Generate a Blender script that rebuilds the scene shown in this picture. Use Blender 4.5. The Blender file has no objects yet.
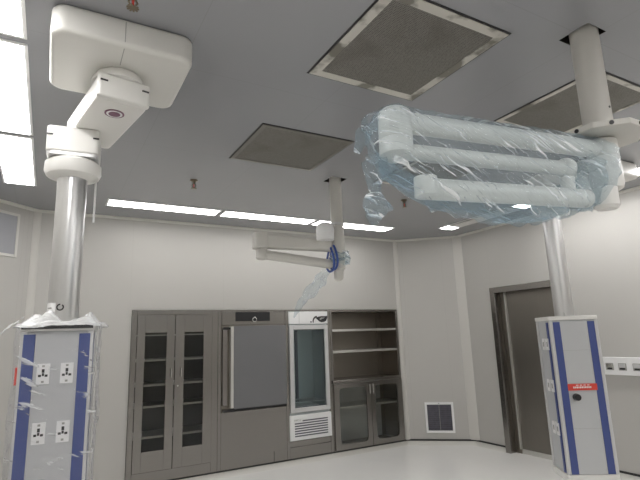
import bpy, bmesh, math, random
from mathutils import Vector, Matrix, noise

random.seed(7); noise.seed_set(5)
SC = bpy.context.scene
COL = SC.collection
PI = math.pi
H = 3.254            # ceiling height
YB = 6.32            # back wall
XR = 5.80            # right wall
XL = -0.92           # left wall
YF = -0.99           # front wall (behind the viewer)

# ------------------------------------------------------------------ materials
def newmat(name):
    m = bpy.data.materials.new(name); m.use_nodes = True
    nt = m.node_tree
    return m, nt, nt.nodes['Principled BSDF']

def N(nt, t, **kw):
    n = nt.nodes.new(t)
    for k, v in kw.items(): setattr(n, k, v)
    return n

def simple(name, col, rough=.5, metal=0., noise_amt=0., scale=6., bump=0., bscale=60., spec=None):
    m, nt, b = newmat(name)
    b.inputs['Base Color'].default_value = (*col, 1)
    b.inputs['Roughness'].default_value = rough
    b.inputs['Metallic'].default_value = metal
    if spec is not None: b.inputs['Specular IOR Level'].default_value = spec
    tc = N(nt, 'ShaderNodeTexCoord')
    if noise_amt:
        nz = N(nt, 'ShaderNodeTexNoise'); nz.inputs['Scale'].default_value = scale; nz.inputs['Detail'].default_value = 5
        nt.links.new(tc.outputs['Object'], nz.inputs['Vector'])
        mx = N(nt, 'ShaderNodeMixRGB')
        a = [max(0, c*(1-noise_amt)) for c in col]; c2 = [min(1, c*(1+noise_amt)) for c in col]
        mx.inputs[1].default_value = (*a, 1); mx.inputs[2].default_value = (*c2, 1)
        nt.links.new(nz.outputs['Fac'], mx.inputs[0]); nt.links.new(mx.outputs[0], b.inputs['Base Color'])
    if bump:
        nz = N(nt, 'ShaderNodeTexNoise'); nz.inputs['Scale'].default_value = bscale; nz.inputs['Detail'].default_value = 3
        nt.links.new(tc.outputs['Object'], nz.inputs['Vector'])
        bp = N(nt, 'ShaderNodeBump'); bp.inputs['Strength'].default_value = bump; bp.inputs['Distance'].default_value = .01
        nt.links.new(nz.outputs['Fac'], bp.inputs['Height']); nt.links.new(bp.outputs[0], b.inputs['Normal'])
    return m

def seam_factor(nt, coord, off, pitch, width):
    """1 on thin seam lines repeated along one coordinate"""
    a = N(nt, 'ShaderNodeMath', operation='ADD'); a.inputs[1].default_value = -off + 100*pitch
    nt.links.new(coord, a.inputs[0])
    d = N(nt, 'ShaderNodeMath', operation='DIVIDE'); d.inputs[1].default_value = pitch; nt.links.new(a.outputs[0], d.inputs[0])
    f = N(nt, 'ShaderNodeMath', operation='FRACT'); nt.links.new(d.outputs[0], f.inputs[0])
    l = N(nt, 'ShaderNodeMath', operation='LESS_THAN'); l.inputs[1].default_value = width/pitch
    nt.links.new(f.outputs[0], l.inputs[0])
    return l.outputs[0]

def panelled(name, col, seamcol, axes, rough, mottling=.05):
    m, nt, b = newmat(name)
    b.inputs['Roughness'].default_value = rough
    tc = N(nt, 'ShaderNodeTexCoord'); sp = N(nt, 'ShaderNodeSeparateXYZ')
    nt.links.new(tc.outputs['Object'], sp.inputs[0])
    nz = N(nt, 'ShaderNodeTexNoise'); nz.inputs['Scale'].default_value = 1.3; nz.inputs['Detail'].default_value = 6
    nt.links.new(tc.outputs['Object'], nz.inputs['Vector'])
    mx = N(nt, 'ShaderNodeMixRGB')
    mx.inputs[1].default_value = (*[c*(1-mottling) for c in col], 1); mx.inputs[2].default_value = (*[c*(1+mottling) for c in col], 1)
    nt.links.new(nz.outputs['Fac'], mx.inputs[0]); last = mx.outputs[0]
    for ax, off, pitch, w in axes:
        s = seam_factor(nt, sp.outputs[ax], off, pitch, w)
        m2 = N(nt, 'ShaderNodeMixRGB'); m2.inputs[2].default_value = (*seamcol, 1)
        nt.links.new(s, m2.inputs[0]); nt.links.new(last, m2.inputs[1]); last = m2.outputs[0]
    nt.links.new(last, b.inputs['Base Color'])
    return m

def brushed(name, col, rough=.33, stretch=(3, 3, 120), amt=.12, metal=1.):
    m, nt, b = newmat(name)
    b.inputs['Metallic'].default_value = metal
    tc = N(nt, 'ShaderNodeTexCoord'); mp = N(nt, 'ShaderNodeMapping'); mp.inputs['Scale'].default_value = stretch
    nt.links.new(tc.outputs['Object'], mp.inputs[0])
    nz = N(nt, 'ShaderNodeTexNoise'); nz.inputs['Scale'].default_value = 2.; nz.inputs['Detail'].default_value = 6
    nt.links.new(mp.outputs[0], nz.inputs['Vector'])
    mx = N(nt, 'ShaderNodeMixRGB')
    mx.inputs[1].default_value = (*[c*(1-amt) for c in col], 1); mx.inputs[2].default_value = (*[min(1, c*(1+amt)) for c in col], 1)
    nt.links.new(nz.outputs['Fac'], mx.inputs[0]); nt.links.new(mx.outputs[0], b.inputs['Base Color'])
    mr = N(nt, 'ShaderNodeMapRange'); mr.inputs[3].default_value = rough-.015; mr.inputs[4].default_value = rough+.02
    nt.links.new(nz.outputs['Fac'], mr.inputs[0]); nt.links.new(mr.outputs[0], b.inputs['Roughness'])
    return m

def emitter(name, col, strength):
    m, nt, b = newmat(name)
    b.inputs['Base Color'].default_value = (.8, .8, .8, 1)
    b.inputs['Emission Color'].default_value = (*col, 1)
    b.inputs['Emission Strength'].default_value = strength
    return m

def film(name, tint, opacity, edge, col, scale, bump=.6, rough=.12, stretch=(1, 1, 1), rot=(0, 0, 0), streak=.3, lo=.58, hi=.72):
    """thin plastic sheet: mostly see-through, wrinkled and glossy"""
    m, nt, b = newmat(name)
    out = [n for n in nt.nodes if n.type == 'OUTPUT_MATERIAL'][0]
    b.inputs['Base Color'].default_value = (*col, 1); b.inputs['Roughness'].default_value = rough
    b.inputs['Specular IOR Level'].default_value = .9
    tr = N(nt, 'ShaderNodeBsdfTransparent'); tr.inputs['Color'].default_value = (*tint, 1)
    tc = N(nt, 'ShaderNodeTexCoord'); mp = N(nt, 'ShaderNodeMapping', vector_type='TEXTURE')
    mp.inputs['Scale'].default_value = [1/v for v in stretch]; mp.inputs['Rotation'].default_value = rot
    nt.links.new(tc.outputs['Object'], mp.inputs[0])
    nz = N(nt, 'ShaderNodeTexNoise'); nz.inputs['Scale'].default_value = scale; nz.inputs['Detail'].default_value = 5
    nz.inputs['Distortion'].default_value = .6
    nt.links.new(mp.outputs[0], nz.inputs['Vector'])
    bp = N(nt, 'ShaderNodeBump'); bp.inputs['Strength'].default_value = bump; bp.inputs['Distance'].default_value = .03
    nt.links.new(nz.outputs['Fac'], bp.inputs['Height']); nt.links.new(bp.outputs[0], b.inputs['Normal'])
    lw = N(nt, 'ShaderNodeLayerWeight'); lw.inputs['Blend'].default_value = .35
    nt.links.new(bp.outputs[0], lw.inputs['Normal'])
    ml = N(nt, 'ShaderNodeMath', operation='MULTIPLY_ADD'); ml.inputs[1].default_value = edge; ml.inputs[2].default_value = opacity
    nt.links.new(lw.outputs['Facing'], ml.inputs[0])
    rp = N(nt, 'ShaderNodeMapRange'); rp.inputs[1].default_value = lo; rp.inputs[2].default_value = hi
    rp.inputs[3].default_value = 0; rp.inputs[4].default_value = streak
    cm = N(nt, 'ShaderNodeMixRGB'); cm.inputs[1].default_value = (*col, 1); cm.inputs[2].default_value = (.93, .95, .96, 1)  # creases whitened in the colour: denser folded film, and glints painted in
    nt.links.new(rp.outputs[0], cm.inputs[0]); nt.links.new(cm.outputs[0], b.inputs['Base Color'])
    nt.links.new(nz.outputs['Fac'], rp.inputs[0])
    ad = N(nt, 'ShaderNodeMath', operation='ADD', use_clamp=True)
    nt.links.new(ml.outputs[0], ad.inputs[0]); nt.links.new(rp.outputs[0], ad.inputs[1])
    mx = N(nt, 'ShaderNodeMixShader')
    nt.links.new(ad.outputs[0], mx.inputs[0]); nt.links.new(tr.outputs[0], mx.inputs[1]); nt.links.new(b.outputs[0], mx.inputs[2])
    nt.links.new(mx.outputs[0], out.inputs['Surface'])
    return m

def glass(name, tint, fac=.1):
    m, nt, b = newmat(name)
    out = [n for n in nt.nodes if n.type == 'OUTPUT_MATERIAL'][0]
    tr = N(nt, 'ShaderNodeBsdfTransparent'); tr.inputs['Color'].default_value = (*tint, 1)
    gl = N(nt, 'ShaderNodeBsdfGlossy'); gl.inputs['Roughness'].default_value = .06; gl.inputs['Color'].default_value = (.42, .44, .46, 1)
    fr = N(nt, 'ShaderNodeFresnel'); fr.inputs['IOR'].default_value = 1.45
    ad = N(nt, 'ShaderNodeMath', operation='ADD', use_clamp=True); ad.inputs[1].default_value = fac
    nt.links.new(fr.outputs[0], ad.inputs[0])
    mx = N(nt, 'ShaderNodeMixShader')
    nt.links.new(ad.outputs[0], mx.inputs[0]); nt.links.new(tr.outputs[0], mx.inputs[1]); nt.links.new(gl.outputs[0], mx.inputs[2])
    nt.links.new(mx.outputs[0], out.inputs['Surface'])
    return m

def mesh_mat(name):
    """perforated HEPA outlet: fine staggered holes with dusty stains"""
    m, nt, b = newmat(name)
    b.inputs['Roughness'].default_value = .45; b.inputs['Metallic'].default_value = .35
    tc = N(nt, 'ShaderNodeTexCoord')
    vo = N(nt, 'ShaderNodeTexVoronoi'); vo.inputs['Scale'].default_value = 95; vo.inputs['Randomness'].default_value = .12
    nt.links.new(tc.outputs['Object'], vo.inputs['Vector'])
    cr = N(nt, 'ShaderNodeMapRange'); cr.inputs[1].default_value = .3; cr.inputs[2].default_value = .5
    nt.links.new(vo.outputs['Distance'], cr.inputs[0])
    mx = N(nt, 'ShaderNodeMixRGB'); mx.inputs[1].default_value = (.07, .066, .057, 1); mx.inputs[2].default_value = (.255, .243, .22, 1)
    nt.links.new(cr.outputs[0], mx.inputs[0])
    nz = N(nt, 'ShaderNodeTexNoise'); nz.inputs['Scale'].default_value = 3.2; nz.inputs['Detail'].default_value = 6; nz.inputs['Distortion'].default_value = .8
    nt.links.new(tc.outputs['Object'], nz.inputs['Vector'])
    r2 = N(nt, 'ShaderNodeMapRange'); r2.inputs[1].default_value = .5; r2.inputs[2].default_value = .72; r2.inputs[3].default_value = 0; r2.inputs[4].default_value = .6
    nt.links.new(nz.outputs['Fac'], r2.inputs[0])
    m3 = N(nt, 'ShaderNodeMixRGB'); m3.inputs[2].default_value = (.13, .115, .095, 1)
    nt.links.new(r2.outputs[0], m3.inputs[0]); nt.links.new(mx.outputs[0], m3.inputs[1])
    nt.links.new(m3.outputs[0], b.inputs['Base Color'])
    bp = N(nt, 'ShaderNodeBump'); bp.inputs['Strength'].default_value = .5; bp.inputs['Distance'].default_value = .004
    nt.links.new(cr.outputs[0], bp.inputs['Height']); nt.links.new(bp.outputs[0], b.inputs['Normal'])
    return m

def worn_frame(name):
    """white filter rim rubbed and stained to brown-grey in patches"""
    m, nt, b = newmat(name)
    b.inputs['Roughness'].default_value = .5
    tc = N(nt, 'ShaderNodeTexCoord')
    nz = N(nt, 'ShaderNodeTexNoise'); nz.inputs['Scale'].default_value = 4.5; nz.inputs['Detail'].default_value = 5
    nt.links.new(tc.outputs['Object'], nz.inputs['Vector'])
    r = N(nt, 'ShaderNodeMapRange'); r.inputs[1].default_value = .47; r.inputs[2].default_value = .56
    nt.links.new(nz.outputs['Fac'], r.inputs[0])
    mx = N(nt, 'ShaderNodeMixRGB'); mx.inputs[1].default_value = (.62, .60, .55, 1); mx.inputs[2].default_value = (.20, .19, .16, 1)
    nt.links.new(r.outputs[0], mx.inputs[0]); nt.links.new(mx.outputs[0], b.inputs['Base Color'])
    return m

M = {}
M['wall'] = panelled('wall_panel', (.512, .50, .474), (.475, .463, .44), [(0, .86, 1.18, .004), (1, .35, 1.18, .004)], .42, .03)
M['ceiling'] = panelled('ceiling_panel', (.325, .329, .348), (.30, .304, .318), [(0, 1.535, .965, .005), (1, 1.33, 1.25, .005)], .24, .03)
M['ceiling'].node_tree.nodes['Principled BSDF'].inputs['IOR'].default_value = 1.75
M['ceiling'].node_tree.nodes['Principled BSDF'].inputs['Specular IOR Level'].default_value = .6
M['floor'] = simple('floor_vinyl', (.92, .91, .885), .22, 0, .03, 2.5, spec=.5)
M['skirt'] = simple('skirting_vinyl', (.66, .65, .61), .4)
M['black_line'] = simple('black_sealant', (.02, .02, .02), .5)
M['trim'] = simple('white_aluminium_trim', (.66, .65, .61), .35)
M['corner'] = simple('corner_strip_paint', (.60, .585, .55), .38)
M['white'] = simple('white_enamel', (.80, .79, .76), .32, noise_amt=.02)
M['white2'] = simple('white_plastic', (.86, .86, .86), .35)
M['column'] = simple('column_paint', (.62, .605, .565), .35)
M['cover'] = simple('cream_cover_plastic', (.71, .70, .665), .38, noise_amt=.02, scale=3)
M['steel'] = brushed('brushed_stainless_steel', (.29, .276, .26), .24, stretch=(2, 2, 45), amt=.05)
M['steel_dark'] = brushed('recess_steel', (.27, .245, .215), .36, stretch=(2, 2, 45), amt=.05)
M['door_steel'] = brushed('door_steel', (.27, .25, .225), .40, stretch=(60, 60, 1), amt=.06)
M['steel_light'] = simple('polished_steel', (.70, .69, .66), .3, .85)
M['alu'] = brushed('anodised_aluminium', (.66, .66, .66), .28, stretch=(40, 40, 1), amt=.05)
M['panel_grey'] = simple('console_grey_panel', (.56, .57, .58), .35, .15, .02)
M['profile'] = simple('aluminium_profile', (.66, .66, .66), .35, .4)
M['blue'] = simple('blue_stripe', (.062, .09, .27), .4)
M['black'] = simple('black_plastic', (.018, .018, .02), .35)
M['hole'] = simple('dark_ceiling_void', (.02, .018, .015), .9)
M['red'] = simple('red_tag', (.72, .07, .05), .45)
M['purple'] = simple('purple_emblem', (.20, .09, .14), .45)
M['incubator_door'] = simple('incubator_door_paint', (.205, .205, .215), .3, .35, .02)
M['chrome'] = simple('chrome', (.8, .8, .78), .12, 1.)
M['brass'] = simple('sprinkler_brass', (.20, .165, .12), .35, .8)
M['cab_glass'] = glass('cabinet_glass', (.80, .80, .78), .02)
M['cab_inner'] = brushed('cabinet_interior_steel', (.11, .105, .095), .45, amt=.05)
M['lower_glass'] = glass('lower_cabinet_glass', (.95, .96, .94), .015)
M['fridge_glass'] = glass('fridge_glass', (.89, .94, .945), .06)
M['fridge_in'] = simple('fridge_liner', (.60, .65, .66), .4)
M['louvre_dark'] = simple('louvre_dark_grey', (.10, .10, .13), .5)  # one dark grey for louvre slots, blades, gasket and shelf track
M['grille_mesh'] = simple('grille_dusty_mesh', (.10, .095, .115), .6, .1, .5, 14)
M['vent_grey'] = simple('vent_grey_panel', (.36, .365, .39), .5, 0, .05)
M['grey_key'] = simple('grey_socket_cover', (.36, .36, .34), .4)
M['lamp'] = emitter('lit_diffuser', (1., .985, .97), 15.0)
M['lamp_back'] = emitter('lit_diffuser_back_row', (1., .985, .965), 9.2)
M['mesh'] = mesh_mat('perforated_mesh')
M['mesh_rim'] = worn_frame('stained_white_rim')
M['dark_rim'] = simple('dull_grey_rim', (.24, .23, .205), .35, .3, .3, 5)
M['blue_film'] = film('blue_tinted_plastic_film', (.895, .935, .95), .07, .24, (.62, .73, .82), 7.4, .7, .05, (.7, 1, 7.), (0, -.5, 0), .85, .59, .67)
M['blue_film_dense'] = film('folded_blue_plastic_film', (.84, .92, .96), .26, .25, (.50, .64, .77), 6., .6, .08, (.8, 1, 5.), (0, -.4, 0), .25, .60, .68)
M['clear_film'] = film('clear_plastic_film', (.97, .97, .98), .035, .22, (.86, .87, .88), 6., .6, .10, (1, 1, 5), (.25, .35, 0), .55, .61, .67)
M['white_film'] = film('bunched_plastic_film', (.95, .96, .97), .34, .42, (.88, .89, .89), 12., .8, .12)
M['tail_film'] = film('sheer_plastic_film', (.93, .96, .98), .06, .28, (.80, .86, .90), 10., .7, .12)
M['tie'] = simple('blue_tie', (.06, .12, .42), .5)

# ------------------------------------------------------------------ mesh helpers
def bm_new(): return bmesh.new()

def box(bm, lo, hi, mi=0, T=None):
    r = bmesh.ops.create_cube(bm, size=1.0)
    vs = r['verts']
    for v in vs:
        v.co = Vector([lo[k] + (v.co[k]+.5)*(hi[k]-lo[k]) for k in range(3)])
        if T is not None: v.co = T @ v.co
    fs = set(f for v in vs for f in v.link_faces)
    for f in fs: f.material_index = mi
    return vs

def frame(bm, lo, hi, axis, w, mi=0):
    """rectangular frame of four bars: opening along `axis`, bar width w"""
    a, b = [k for k in range(3) if k != axis]
    def seg(alo, ahi, blo, bhi):
        l = list(lo); h = list(hi); l[a], h[a], l[b], h[b] = alo, ahi, blo, bhi
        box(bm, l, h, mi)
    seg(lo[a], lo[a]+w, lo[b], hi[b]); seg(hi[a]-w, hi[a], lo[b], hi[b])
    seg(lo[a]+w, hi[a]-w, lo[b], lo[b]+w); seg(lo[a]+w, hi[a]-w, hi[b]-w, hi[b])

def cyl(bm, p, q, r, seg=32, r2=None, mi=0):
    p, q = Vector(p), Vector(q)
    d = q-p; L = d.length
    rot = d.to_track_quat('Z', 'Y').to_matrix().to_4x4()
    T = Matrix.Translation((p+q)/2) @ rot
    r = bmesh.ops.create_cone(bm, cap_ends=True, segments=seg, radius1=r, radius2=r if r2 is None else r2, depth=L, matrix=T)
    for f in set(f for v in r['verts'] for f in v.link_faces): f.material_index = mi
    return r['verts']

def sphere(bm, c, r, sc=(1, 1, 1), u=24, v=14):
    T = Matrix.Translation(c) @ Matrix.Diagonal((*sc, 1))
    return bmesh.ops.create_uvsphere(bm, u_segments=u, v_segments=v, radius=r, matrix=T)['verts']

def lathe(bm, prof, c=(0, 0, 0), seg=40):
    rings = []
    for r, z in prof:
        rings.append([bm.verts.new((c[0]+r*math.cos(2*PI*k/seg), c[1]+r*math.sin(2*PI*k/seg), c[2]+z)) for k in range(seg)])
    for a, b in zip(rings, rings[1:]):
        for k in range(seg):
            bm.faces.new((a[k], a[(k+1) % seg], b[(k+1) % seg], b[k]))
    bm.faces.new(list(reversed(rings[0]))); bm.faces.new(rings[-1])

def prism(bm, pts, z0, z1, T=None, mi=0):
    lo = [bm.verts.new((x, y, z0)) for x, y in pts]; hi = [bm.verts.new((x, y, z1)) for x, y in pts]
    n = len(pts); fs = [bm.faces.new(list(reversed(lo))), bm.faces.new(hi)]
    for k in range(n): fs.append(bm.faces.new((lo[k], lo[(k+1) % n], hi[(k+1) % n], hi[k])))
    if T is not None:
        for v in lo+hi: v.co = T @ v.co
    for f in fs: f.material_index = mi
    return fs

def rrect(w, h, r, n=6, cx=0, cy=0):
    pts = []
    for sx, sy, a0 in ((1, 1, 0), (-1, 1, PI/2), (-1, -1, PI), (1, -1, 1.5*PI)):
        for k in range(n+1):
            a = a0 + (PI/2)*k/n
            pts.append((cx+sx*(w/2-r)+r*math.cos(a), cy+sy*(h/2-r)+r*math.sin(a)))
    return pts

def ob(name, bm, mat, parent=None, bevel=0., smooth=False, seg=3, loc=None):
    me = bpy.data.meshes.new(name)
    bmesh.ops.recalc_face_normals(bm, faces=bm.faces)
    bm.to_mesh(me); bm.free()
    for m in (mat if isinstance(mat, (list, tuple)) else [mat]): me.materials.append(m)
    o = bpy.data.objects.new(name, me); COL.objects.link(o)
    if parent is not None: o.parent = parent
    if loc is not None: o.location = loc
    if bevel:
        b = o.modifiers.new('bevel', 'BEVEL'); b.width = bevel; b.segments = seg; b.limit_method = 'ANGLE'; b.angle_limit = math.radians(40)
        b.harden_normals = False
    if smooth or bevel:
        for p in me.polygons: p.use_smooth = True
        try:
            me.set_sharp_from_angle(angle=math.radians(38))
        except Exception: pass
    return o

def obox(name, lo, hi, mat, parent=None, bevel=0.):
    bm = bm_new(); box(bm, lo, hi); return ob(name, bm, mat, parent, bevel)

def tag(o, label, cat, group=None):
    o['label'] = label; o['category'] = cat
    if group: o['group'] = group
    return o

def thing(name, label, cat, loc=(0, 0, 0), rz=0, group=None):
    e = bpy.data.objects.new(name, None); COL.objects.link(e)
    e.location = loc; e.rotation_euler = (0, 0, rz); e.empty_display_size = .1
    return tag(e, label, cat, group)

def struct(name, bm, mat, parent=None, bevel=0., smooth=False):
    o = ob(name, bm, mat, parent, bevel, smooth)
    if parent is None: o['kind'] = 'structure'
    return o

# ------------------------------------------------------------------ room shell
CL = (-.20, YB); CL2 = (XL, 5.67)          # back-left chamfer
CR = (5.02, YB); CR2 = (XR, 5.66)          # back-right chamfer
FL = (-.20, YF); FL2 = (XL, -.34)
FR = (5.02, YF); FR2 = (XR, -.34)
outline = [CL, CR, CR2, FR2, FR, FL, FL2, CL2]

bm = bm_new(); prism(bm, [(-1.5, YF-.4), (6.6, YF-.4), (6.6, 7.1), (-1.5, 7.1)], -.12, 0); struct('floor', bm, M['floor'])

# ceiling with two square cut-outs for the surgical light columns
holes = [(2.37, 2.53, 1.25, 1.42), (2.37, 2.55, 3.91, 4.08)]
bm = bm_new()
xs = sorted({-1.5, 6.6} | {h[0] for h in holes} | {h[1] for h in holes})
ys = sorted({YF-.4, 7.1} | {h[2] for h in holes} | {h[3] for h in holes})
def in_hole(x, y): return any(h[0] < x < h[1] and h[2] < y < h[3] for h in holes)
vg = {}
def gv(x, y, z):
    k = (round(x, 4), round(y, 4), z)
    if k not in vg: vg[k] = bm.verts.new((x, y, z))
    return vg[k]
for x0, x1 in zip(xs, xs[1:]):
    for y0, y1 in zip(ys, ys[1:]):
        if not in_hole((x0+x1)/2, (y0+y1)/2):
            bm.faces.new([gv(x0, y0, H), gv(x0, y1, H), gv(x1, y1, H), gv(x1, y0, H)])
struct('ceiling', bm, M['ceiling'])
for i, h in enumerate(holes):
    bm = bm_new(); a, b, c, d = h
    e = .012; zt = H+.35
    box(bm, (a-e, c-e, H+.002), (a, d+e, zt)); box(bm, (b, c-e, H+.002), (b+e, d+e, zt))
    box(bm, (a, c-e, H+.002), (b, c, zt)); box(bm, (a, d, H+.002), (b, d+e, zt)); box(bm, (a-e, c-e, zt), (b+e, d+e, zt+e))
    struct('trim_%d' % (30+i), bm, M['hole'])

def wall(name, p, q, openings=(), th=.08, z1=H):
    """vertical wall from p to q (room on the left-hand side when walking p->q is outside); openings in (s0,s1,z0,z1)"""
    p = Vector(p); q = Vector(q); d = (q-p); L = d.length; d.normalize(); n = Vector((d.y, -d.x))
    cen = Vector((2.44, 2.66))
    if (cen-p).dot(n) > 0: n = -n
    ss = sorted({0., L} | {o[0] for o in openings} | {o[1] for o in openings})
    zs = sorted({0., z1} | {o[2] for o in openings} | {o[3] for o in openings})
    bm = bm_new()
    for s0, s1 in zip(ss, ss[1:]):
        for a, b in zip(zs, zs[1:]):
            sm, zm = (s0+s1)/2, (a+b)/2
            if any(o[0] < sm < o[1] and o[2] < zm < o[3] for o in openings): continue
            P = [p+d*s0, p+d*s1, p+d*s1+n*th, p+d*s0+n*th]
            prism(bm, [(v.x, v.y) for v in P], a, b)
    bmesh.ops.remove_doubles(bm, verts=bm.verts, dist=1e-5)
    return struct(name, bm, M['wall'])

CX0, CX1, CZ0, CZ1 = .885, 4.955, .075, 2.095
DY0, DY1, DZ = 3.90, 5.09, 2.33
wall('wall_back', CL, CR, [(CX0-CL[0], CX1-CL[0], CZ0, CZ1)])
wall('wall_right', CR2, FR2, [(CR2[1]-DY1, CR2[1]-DY0, 0, DZ)])
wall('wall_left', FL2, CL2)
wall('wall_front', FR, FL)
wall('wall_back_right', CR, CR2)
wall('wall_back_left', CL2, CL)
wall('wall_front_right', FR2, FR)
wall('wall_front_left', FL, FL2)

def sweep(name, p, q, prof, mat):
    """extrude a profile (offset from wall into room, z) along a wall line"""
    p = Vector(p); q = Vector(q); d = (q-p).normalized(); n = Vector((d.y, -d.x))
    if (Vector((2.44, 2.66))-p).dot(n) < 0: n = -n
    bm = bm_new()
    A = [bm.verts.new((p.x+n.x*o, p.y+n.y*o, z)) for o, z in prof]
    B = [bm.verts.new((q.x+n.x*o, q.y+n.y*o, z)) for o, z in prof]
    k = len(prof)
    for i in range(k): bm.faces.new((A[i], A[(i+1) % k], B[(i+1) % k], B[i]))
    bm.faces.new(A); bm.faces.new(list(reversed(B)))
    return struct(name, bm, mat)
cove = [(0, 0), (.055, 0)] + [(.055-.048*math.sin(a), .055-.055*math.cos(a)) for a in [PI/2*k/6 for k in range(7)]][1:] + [(.007, .066), (0, .066)]
line = [(0, .064), (.010, .064), (.010, .088), (0, .088)]
corn = [(0, H), (.03, H), (.03, H-.012), (.012, H-.03), (0, H-.03)]
segs = [('back', CL, CR), ('back_right', CR, CR2), ('right_far', CR2, (XR, DY1)), ('right', (XR, DY0), FR2), ('front_right', FR2, FR),
        ('front', FR, FL), ('front_left', FL, FL2), ('left', FL2, CL2), ('back_left', CL2, CL)]
for i, (nm, p, q) in enumerate(segs):
    sweep('baseboard_'+nm, p, q, cove, M['skirt'])
    sweep('trim_%d' % (1+i), p, q, line, M['black_line'])
outs = outline+[outline[0]]
for i, (p, q) in enumerate(zip(outs, outs[1:])):
    sweep('trim_%d' % (11+i), p, q, corn, M['trim'])
# rounded corner strips between the wall panels
for i, (c, w) in enumerate([(CL, .045), (CL2, .06), (CR, .045), (CR2, .085), (FL, .05), (FR, .05), (FL2, .06), (FR2, .06)]):
    idx = outline.index(c); a = Vector(outline[idx-1])-Vector(c); b = Vector(outline[(idx+1) % 8])-Vector(c)
    a.normalize(); b.normalize(); m = (a+b).normalized(); c = Vector(c)
    P = [c+a*w, c+a*w*.55+m*.02, c+m*.032, c+b*w*.55+m*.02, c+b*w]
    bm = bm_new(); prism(bm, [(v.x, v.y) for v in P], .084, H-.03)
    struct('trim_%d' % (20+i), bm, M['corner'], smooth=True)

# ------------------------------------------------------------------ steel door in the right wall
bm = bm_new()
f = .085
for y0, y1 in ((DY1-f, DY1), (DY0, DY0+f)):
    box(bm, (XR-.02, y0, 0), (XR+.17, y1, DZ))
box(bm, (XR-.02, DY0+f, DZ-f), (XR+.17, DY1-f, DZ))
dr = struct('door_1', bm, M['steel'], bevel=.004)
obox('door_leaf', (XR+.12, DY0+f, .06), (XR+.165, DY1-f-.09, DZ-f), M['door_steel'], dr, .003)
obox('door_guide', (XR+.10, DY1-f-.09, 0), (XR+.165, DY1-f, DZ-f), M['steel_dark'], dr, .003)
obox('edge_strip', (XR+.085, DY1-f-.10, .06), (XR+.12, DY1-f-.075, DZ-f), M['steel_light'], dr, .002)
obox('kick_strip', (XR+.11, DY0+f, .0), (XR+.165, DY1-f-.09, .06), M['steel_light'], dr, .002)
bm = bm_new(); prism(bm, [(XR+.17, DY0-.1), (XR+.25, DY0-.1), (XR+.25, DY1+.1), (XR+.17, DY1+.1)], 0, DZ+.1)
struct('wall_door_niche', bm, M['wall'])

# ------------------------------------------------------------------ ceiling lights
def light(name, label, x0, x1, y0, y1, group='ceiling light panels', lit=None, mat='lamp'):
    t = thing(name, label, 'light', ((x0+x1)/2, (y0+y1)/2, H), 0, group)
    a, b = (x1-x0)/2, (y1-y0)/2
    bm = bm_new(); frame(bm, (-a-.012, -b-.012, -.008), (a+.012, b+.012, 0), 2, .018); ob('frame', bm, M['white2'], t)
    la, lb = a-.008, b-.008
    if lit is None:
        obox('diffuser', (-la, -lb, -.010), (la, lb, -.003), M[mat], t)
    else:
        obox('diffuser', (-la, lb-lit, -.010), (la, lb, -.003), M['lamp'], t)
        obox('closed_cover', (-la+.028, -lb, -.014), (la, lb-lit, -.003), M['white'], t)
        obox('slot', (-la, -lb, -.006), (-la+.028, lb-lit, -.003), M['black'], t)
    return t
BY0, BY1 = 5.54, 5.79
bl = ['lit ceiling strip light, leftmost of the row over the wall cabinets', 'lit ceiling strip light, middle of the row over the wall cabinets', 'lit ceiling strip light, rightmost of the row over the wall cabinets']
for i in range(3):
    x0 = .49+1.325*i
    light('ceiling_light', bl[i], x0, x0+1.26, BY0, BY1, mat='lamp_back')
YS = [(4.065, 5.31), (2.735, 3.985), (1.41, 2.655), (.09, 1.335)]
ll = ['large blown-out ceiling light panel nearest the back wall, left edge of photo', 'large blown-out ceiling light panel second from the back wall, left edge of photo',
      'bright ceiling light panel in the top left corner of the photo', 'lit ceiling light panel beyond the top left corner of the photo, out of view']
for i, (a, b) in enumerate(YS): light('ceiling_light', ll[i], -.46, -.21, a, b)
rl = ['ceiling light with small lit end and dark slot, beside the blue lamp wrap', 'ceiling light whose small bright corner shows right of the blue-wrapped lamp hub',
      'ceiling light glimpsed as a bright bar at the right edge of the photo', 'lit ceiling light panel beyond the right edge of the photo, out of view']
for i, (a, b) in enumerate(YS): light('ceiling_light', rl[i], 5.09, 5.34, a, b, lit=.17 if i == 0 else None)

for i in range(3):
    x0 = .49+1.325*i
    light('ceiling_light', 'lit ceiling strip light over the near end of the room, out of view', x0, x0+1.26, -.46, -.21)

# ------------------------------------------------------------------ ceiling filters
def filt(label, x0, x1, y0, y1, rim=.055, rm='mesh_rim'):
    t = thing('ceiling_air_filter', label, 'air vent', ((x0+x1)/2, (y0+y1)/2, H), 0, 'ceiling air filters')
    a, b = (x1-x0)/2, (y1-y0)/2
    bm = bm_new(); frame(bm, (-a-.006, -b-.006, -.005), (a+.006, b+.006, 0), 2, .010); ob('gasket', bm, M['black'], t)
    bm = bm_new(); frame(bm, (-a+.004, -b+.004, -.009), (a-.004, b-.004, -.001), 2, rim); ob('rim', bm, M[rm], t)
    bm = bm_new(); box(bm, (-a+rim, -b+rim, -.007), (a-rim, b-rim, -.002)); ob('perforated_mesh', bm, M['mesh'], t)
    return t
filt('large stained mesh ceiling filter nearest, at top centre of the photo', 1.268, 2.066, 1.50, 2.315)
filt('stained ceiling filter panel behind the nearest one, left of the far lamp column', 1.29, 2.09, 3.08, 3.835, .03, 'dark_rim')
filt('ceiling filter panel partly hidden behind the thick white column at right', 2.86, 3.58, 1.50, 2.295, .035)
filt('ceiling filter mostly hidden above the blue plastic wrapped lamp arms', 2.86, 3.60, 3.06, 3.86, .035)

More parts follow.
